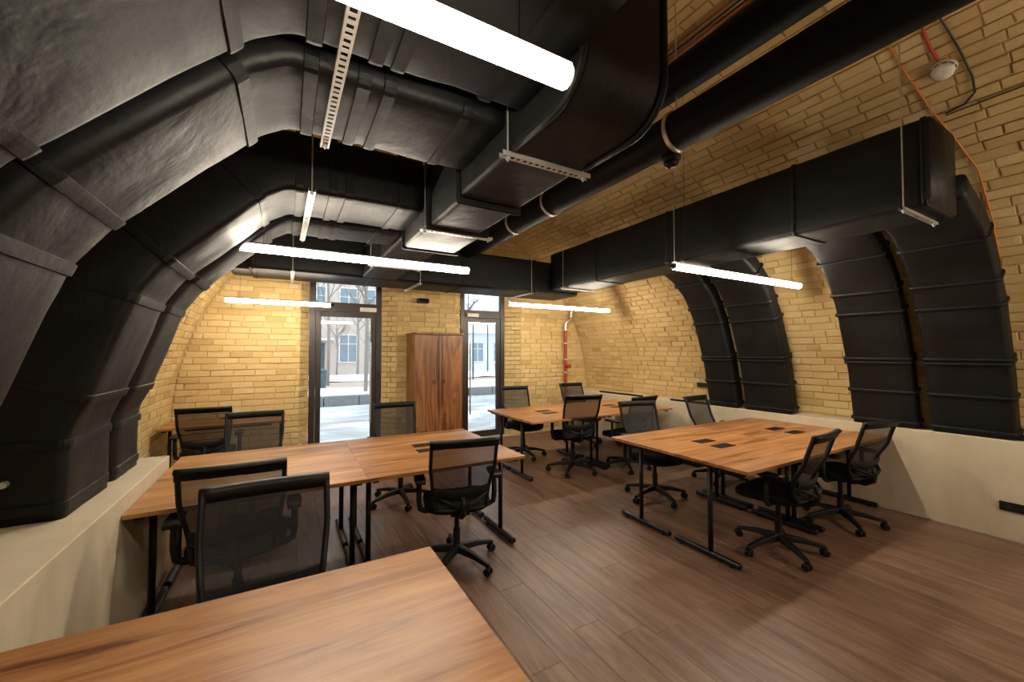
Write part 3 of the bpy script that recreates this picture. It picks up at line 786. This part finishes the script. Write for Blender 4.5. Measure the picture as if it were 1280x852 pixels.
# floor box
root = empty('floor_box', (1.96, 3.97, 0), 0, 'square flush floor outlet box beside the left bench end', 'floor outlet')
MB().box(-.11, .11, -.11, .11, .0002, .003).build('lid', M['floor'], root)
b = MB()
for (x0, x1, y0, y1) in ((-.116, .116, -.116, -.11), (-.116, .116, .11, .116), (-.116, -.11, -.11, .11), (.11, .116, -.11, .11)): b.box(x0, x1, y0, y1, .0002, .0045)
b.build('rim', M['zinc'], root)
# small lamp box over the cabinet
root = empty('emergency_light', (1.98, 6.50, 2.40), 0, 'small black emergency light box above the wooden cabinet', 'light')
MB().box(-.09, .09, -.045, .085, 0, .075).build('housing', M['blackp'], root, bevel=.006)
MB().box(-.07, .07, -.050, -.045, .012, .06).build('lens', M['lens'], root)
# cable hanging under the left bench
tag(MB().tube([(-.35, 3.40, .62), (-.38, 3.36, .45), (-.34, 3.32, .36), (-.28, 3.34, .42), (-.30, 3.38, .60)], .005, 8).build('hanging_cable', M['blackc'], smooth=True), 'black looped cable hanging under the left bench', 'cable')

# ------------------------------------------------------------------ outside: snowy street
b = MB().box(-40, 70, YD+.125, 110, -.35, -.06); struct(b.build('street', M['ground']))
def rough_slab(name, x0, x1, y0, y1, z0, z1, m, amp, nx, ny):
    vs_ = []; fs_ = []
    for j in range(ny+1):
        for i in range(nx+1):
            x = x0+(x1-x0)*i/nx; y = y0+(y1-y0)*j/ny
            e = min(1, 4*min(i/nx, 1-i/nx, j/ny, 1-j/ny)+.15)
            vs_.append((x, y, z1*e+z0*(1-e) + amp*noise.noise(Vector((x*.7, y*.7, 0)))))
    for j in range(ny):
        for i in range(nx): fs_.append((j*(nx+1)+i, j*(nx+1)+i+1, (j+1)*(nx+1)+i+1, (j+1)*(nx+1)+i))
    return MB().add(vs_, fs_).build(name, m, smooth=True)
# granite kerb blocks of the raised planting bed
for (X0, X1, Yk) in ((-1, 5, 13.2), (5, 11, 13.9)):
    root = struct(empty('planter_kerb', (X0, Yk, -.06)))
    n = 6
    for k in range(n):
        MB().box(k*1.0+.01, k*1.0+.99, 0, .30, 0, .30).build('kerb_block', M['kerb'], root, bevel=.02)
tag(rough_slab('snow_bank', -1, 5, 13.45, 16.5, .12, .28, M['snow'], .05, 20, 10), 'white snow covering the raised bed seen through the left door', kind='stuff', cat='snow')
tag(rough_slab('snow_bank', 5, 11.5, 14.15, 18.0, .12, .30, M['snow'], .06, 20, 10), 'white snow covering the raised bed seen through the right door', kind='stuff', cat='snow')
struct(MB().box(-10, 12, 18.5, 23, -.06, -.02).build('paved_square', M['paving']))
tag(rough_slab('snow_bank', -10, 24, 23.5, 27.5, -.06, .22, M['snow'], .08, 40, 10), 'long white snow bank before the houses', kind='stuff', cat='snow')
def bare_tree(x, y, hgt, r, label, seed, z0=.1):
    rnd = random.Random(seed)
    root = empty('bare_tree', (x, y, z0), 0, label, 'tree', 'bare street trees')
    MB().tube([(0, 0, -.2), (.02, 0, hgt*.35), (-.03, .02, hgt*.7), (0, 0, hgt)], r, 8, True, [r*1.15, r, r*.7, r*.25]).build('trunk', M['bark'], root, smooth=True)
    b = MB()
    def grow(p, d, L, rr, lev):
        q = p+d*L*.5+Vector((rnd.uniform(-.05, .05), rnd.uniform(-.05, .05), .03))*L; e = p+d*L
        b.tube([p, q, e], rr, 4, False, [rr, rr*.75, rr*.4])
        if lev:
            for _ in range(4):
                nd = (d+Vector((rnd.uniform(-.8, .8), rnd.uniform(-.8, .8), rnd.uniform(-.2, .6)))).normalized()
                grow(p.lerp(e, rnd.uniform(.35, 1)), nd, L*rnd.uniform(.45, .7), rr*.5, lev-1)
    for k in range(11):
        t = rnd.uniform(.38, .95); a = rnd.uniform(0, 6.28)
        grow(Vector((0, 0, hgt*t)), Vector((math.cos(a)*.7, math.sin(a)*.7, .75)).normalized(), hgt*.33*(1.25-t), r*.38, 2)
    tag(b.build('branches', M['twig'], root), kind='stuff')
bare_tree(2.35, 14.2, 6.2, .06, 'pale slim bare tree rising from the snowy bed outside the left door', 3, .2)
bare_tree(1.75, 21, 7.0, .065, 'bare tree before the pinkish house, left of the slim pale one', 5, -.05)
bare_tree(3.9, 26.5, 6.5, .07, 'bare bushy tree close to the house wall outside the left door', 8)
bare_tree(2.9, 28.5, 4.2, .045, 'small bare shrub tree by the house door outside the left glass door', 21)
bare_tree(4.75, 28.0, 4.6, .05, 'small bare shrub tree under the house windows outside the left glass door', 23)
bare_tree(12.5, 43, 9.0, .16, 'tall bare tree behind the white pavilion roof', 11, -.06)
bare_tree(18.5, 43, 9.0, .16, 'tall bare tree behind the white pavilion, right side', 13, -.06)
def building(name, label, x0, x1, y0, y1, hgt, m, wins, roof, door=None):
    root = empty(name, ((x0+x1)/2, y0, -.06), 0, label, 'building'); ox = (x0+x1)/2
    MB().box(x0-ox, x1-ox, 0, y1-y0, 0, hgt).build('wall', m, root)
    for (a, z, w, h_) in wins:
        f = MB()
        for (u0, u1, z0, z1) in ((a-.08, a, z-.08, z+h_+.08), (a+w, a+w+.08, z-.08, z+h_+.08), (a, a+w, z-.08, z), (a, a+w, z+h_, z+h_+.08), (a+w/2-.03, a+w/2+.03, z, z+h_), (a, a+w/2-.03, z+h_*.66, z+h_*.66+.05), (a+w/2+.03, a+w, z+h_*.66, z+h_*.66+.05)):
            f.box(u0-ox, u1-ox, -.08, -.005, z0, z1)
        fo = f.build('window', M['trim'], root)
        MB().box(a-ox, a+w-ox, -.03, -.01, z, z+h_).build('pane', M['bluepane'], fo)
    if door:
        a, w, h_ = door
        d = MB().box(a-ox, a+w-ox, -.06, -.005, 0, h_).build('door', M['bin'], root)
        MB().box(a-.5-ox, a+w+.5-ox, -1.1, -.005, h_+.15, h_+.32).build('canopy', M['trim'], root)
    if roof == 'cornice': MB().box(x0-.3-ox, x1+.3-ox, -.3, y1-y0, hgt, hgt+.4).build('cornice', M['trim'], root)
    else:
        w2 = (x1-x0)/2
        MB().prism([(-w2-.6, hgt-.1), (w2+.6, hgt-.1), (w2*.35, hgt+1.9), (-w2*.35, hgt+1.9)], -.6, y1-y0, 'y').build('roof', M['snow'], root)
    return root
wins = [(x, z, 1.1, 1.9) for x in (-3.2, -.4, 1.25, 3.35, 5.2, 7.3) for z in (.95, 4.35, 7.8) if not (x == 1.25 and z < 1)]
building('apartment_house', 'pinkish apartment house with blue grey windows across the snowy square', -6, 10.2, 31, 41, 11.5, M['facade'], wins, 'cornice', (1.35, 1.0, 2.3))
building('pavilion', 'low white pavilion with a snow covered roof outside the right door', 12.2, 19.5, 30, 37, 3.3, M['facade2'], [(13.2, .9, 1.0, 1.5), (15.2, .9, 1.0, 1.5), (17.2, .9, 1.0, 1.5)], 'hip')
def street_post(x, y, hgt, label):
    root = empty('lamp_post', (x, y, -.06), 0, label, 'lamp post')
    MB().cyl((0, 0, 0), (0, 0, hgt), .055, 10, .04).build('pole', M['bin'], root)
    MB().lathe([(.05, 0), (.16, .06), (.18, .30), (.05, .38)], (0, 0, hgt), 12).build('lantern', M['white'], root, smooth=True)
street_post(9.55, 21.5, 3.2, 'thin dark lamp post outside the right door, closer to the bed')
street_post(12.6, 25.8, 3.6, 'thin dark lamp post in front of the white pavilion')
def bin_(x, y, label):
    root = empty('litter_bin', (x, y, -.06), 0, label, 'bin')
    MB().lathe([(.22, .05), (.26, .10), (.28, .85), (.26, .87)], n=16).build('body', M['bin'], root, smooth=False)
    MB().lathe([(.30, .87), (.30, .93), (.12, 1.0)], n=16).build('lid', M['bin'], root, smooth=False)
    MB().cyl((0, 0, 0), (0, 0, .06), .1, 10).build('foot', M['bin'], root)
bin_(1.12, 17.4, 'blue grey litter bin outside the left glass door')
bin_(11.3, 21.5, 'blue grey litter bin outside the right glass door')

# ------------------------------------------------------------------ bricks
BL, BH, JT = .250, .0835, .0075
def brick_verts(L, H, T, rnd):
    e = .006
    x0, x1, y0, y1 = -L/2, L/2, -H/2, H/2
    j = lambda a: rnd.uniform(-a, a)
    v = [(x0, y0, -.02), (x1, y0, -.02), (x1, y1, -.02), (x0, y1, -.02)]
    v += [(x0+j(.002), y0+j(.002), T-.005), (x1+j(.002), y0+j(.002), T-.005), (x1+j(.002), y1+j(.002), T-.005), (x0+j(.002), y1+j(.002), T-.005)]
    v += [(x0+e+j(.003), y0+e+j(.003), T+j(.0025)), (x1-e+j(.003), y0+e+j(.003), T+j(.0025)), (x1-e+j(.003), y1-e+j(.003), T+j(.0025)), (x0+e+j(.003), y1-e+j(.003), T+j(.0025))]
    return v
BF = [(0, 1, 5, 4), (1, 2, 6, 5), (2, 3, 7, 6), (3, 0, 4, 7), (4, 5, 9, 8), (5, 6, 10, 9), (6, 7, 11, 10), (7, 4, 8, 11), (8, 9, 10, 11)]
rb = random.Random(21)
bricks = {'wall_right': [], 'ceiling': [], 'wall_left': [], 'wall_far': []}
# vault courses
nc = int(math.pi*RV/BH); da = math.pi/nc
def vault_matrix(a, yc):
    n = Vector((-math.cos(a), 0, -math.sin(a))); u = Vector((0, 1, 0)); v = n.cross(u)
    p = Vector((XC+RV*math.cos(a), yc, ZC+RV*math.sin(a)))
    return Matrix(((u.x, v.x, n.x, p.x), (u.y, v.y, n.y, p.y), (u.z, v.z, n.z, p.z), (0, 0, 0, 1)))
def put(wall, mtx, L, H):
    T = rb.choice((-.003, -.002, 0, 0, .001, .003, .006))
    bricks[wall].append((mtx @ Matrix.Rotation(rb.uniform(-.008, .008), 4, 'Z'), L, H, T))
def vault_row(a):
    wall = 'wall_right' if a < R(52) else ('ceiling' if a < R(118) else 'wall_left')
    y = -.35 - rb.random()*.25
    while y < YE-.03:
        L = BL if rb.random() > .12 else BL*.5
        y1 = min(y+L, YE-.002)
        if y1-y > .04: put(wall, vault_matrix(a, (y+y1)/2), y1-y-JT, BH-JT+rb.uniform(-.002, .002))
        y = y1 if y1 < YE-.003 else YE
for c in range(nc): vault_row((c+.5)*da)
def flat_matrix(p, u):
    u = Vector(u).normalized(); v = Vector((0, 0, 1)); n = u.cross(v)
    return Matrix(((u.x, v.x, n.x, p[0]), (u.y, v.y, n.y, p[1]), (u.z, v.z, n.z, p[2]), (0, 0, 0, 1)))
# straight wall below the springing on both sides
for c in range(int(ZC/BH)+1):
    z = ZC-(c+.5)*BH
    if z < 0: break
    for wall, x, lo, u in (('wall_left', XC-RV, 3.80, (0, 1, 0)),):
        y = lo-rb.random()*.2
        while y < YE-.03:
            y1 = min(y+BL, YE-.002); yy = max(y, lo)
            if y1-yy > .04: put(wall, flat_matrix((x, (yy+y1)/2, z), u), y1-yy-JT, BH-JT)
            y = y1 if y1 < YE-.003 else YE
# far wall
row = 0; z = BH/2
while z < ZC+RV:
    top = z+BH/2
    hw = RV if top <= ZC else math.sqrt(max(0, RV*RV-(top-ZC)**2))
    spans = [(XC-hw, XC+hw)]
    if z < ZT:
        for (f0, f1, k0, k1) in OPEN:
            ns = []
            for (a, c) in spans:
                if f1 <= a or f0 >= c: ns.append((a, c))
                else:
                    if f0 > a: ns.append((a, f0))
                    if f1 < c: ns.append((f1, c))
            spans = ns
    for (a, c) in spans:
        x = a - (BL/2 if row % 2 else 0) - rb.random()*.05
        while x < c-.02:
            x1 = x+BL*(1 if rb.random() > .10 else .5); u0, u1 = max(x, a), min(x1, c)
            if u1-u0 > .035: put('wall_far', flat_matrix(((u0+u1)/2, YE, z), (1, 0, 0)), u1-u0-JT, BH-JT+rb.uniform(-.002, .002))
            x = x1
    if z < ZT:
        for (f0, f1, k0, k1) in OPEN:
            for (pa, pb) in (((f0, YE), (k0, YD-.03)), ((k1, YD-.03), (f1, YE))):
                d = Vector((pb[0]-pa[0], pb[1]-pa[1], 0)); L = d.length
                cuts = [0, L*.62, L] if row % 2 else [0, L*.38, L]
                for s0, s1 in zip(cuts, cuts[1:]):
                    q = Vector((pa[0], pa[1], z))+d.normalized()*(s0+s1)/2
                    put('wall_far', flat_matrix(q, d), s1-s0-JT, BH-JT)
    z += BH; row += 1
# the largest visible bricks become objects of their own, the rest one mesh per wall
bpy.context.view_layer.update()
dg = bpy.context.evaluated_depsgraph_get()
cmi = cam.matrix_world.inverted(); FX = 498.0
def seen(mtx, L, H):
    c = mtx.translation + mtx.to_3x3() @ Vector((0, 0, .012))
    q = cmi @ c
    if q.z > -.1: return 0
    px, py = 640+FX*q.x/-q.z, 426-FX*q.y/-q.z
    if not (-20 < px < 1300 and -20 < py < 872): return 0
    d = c-cam.location; n = mtx.to_3x3() @ Vector((0, 0, 1))
    area = L*H*abs(n.dot(d.normalized()))/(d.length**2)
    hit = SC.ray_cast(dg, cam.location, d.normalized(), distance=d.length-.04)
    return area*(.02 if hit[0] else 1)
walls = {'wall_right': wall_right, 'ceiling': ceiling, 'wall_left': wall_left, 'wall_far': wall_far}
BV = []
for k in range(8):
    rr = random.Random(100+k); L, H = BL-JT, BH-JT
    v = [(x/L, y/H, z) for (x, y, z) in brick_verts(L, H, .004+.001*(k % 4), rr)]
    me = bpy.data.meshes.new('brick'); me.from_pydata(v, [], BF); me.materials.append(M['brick']); BV.append(me)
for wn, lst in bricks.items():
    sc = [(seen(m_, L, H), i) for i, (m_, L, H, T) in enumerate(lst)]
    sc.sort(reverse=True); single = set(i for a, i in sc[:300] if a > 0)
    vs_ = []; fs_ = []; rv = []
    for i, (m_, L, H, T) in enumerate(lst):
        if i in single:
            o = bpy.data.objects.new('brick', BV[i % 8]); COL.objects.link(o); o.parent = walls[wn]
            o.matrix_local = m_ @ Matrix.Translation((0, 0, T-.005)) @ Matrix.Diagonal((L, H, 1, 1))
        else:
            k = len(vs_); vs_ += [m_ @ Vector(q) for q in brick_verts(L, H, T, rb)]
            fs_ += [tuple(j+k for j in f) for f in BF]; rv += [rb.random()]*12
    me = bpy.data.meshes.new('brickwork'); me.from_pydata([tuple(q) for q in vs_], [], fs_); me.materials.append(M['brick'])
    at = me.attributes.new('rnd', 'FLOAT', 'POINT'); at.data.foreach_set('value', rv)
    o = bpy.data.objects.new('brickwork', me); COL.objects.link(o); o.parent = walls[wn]; tag(o, kind='stuff')
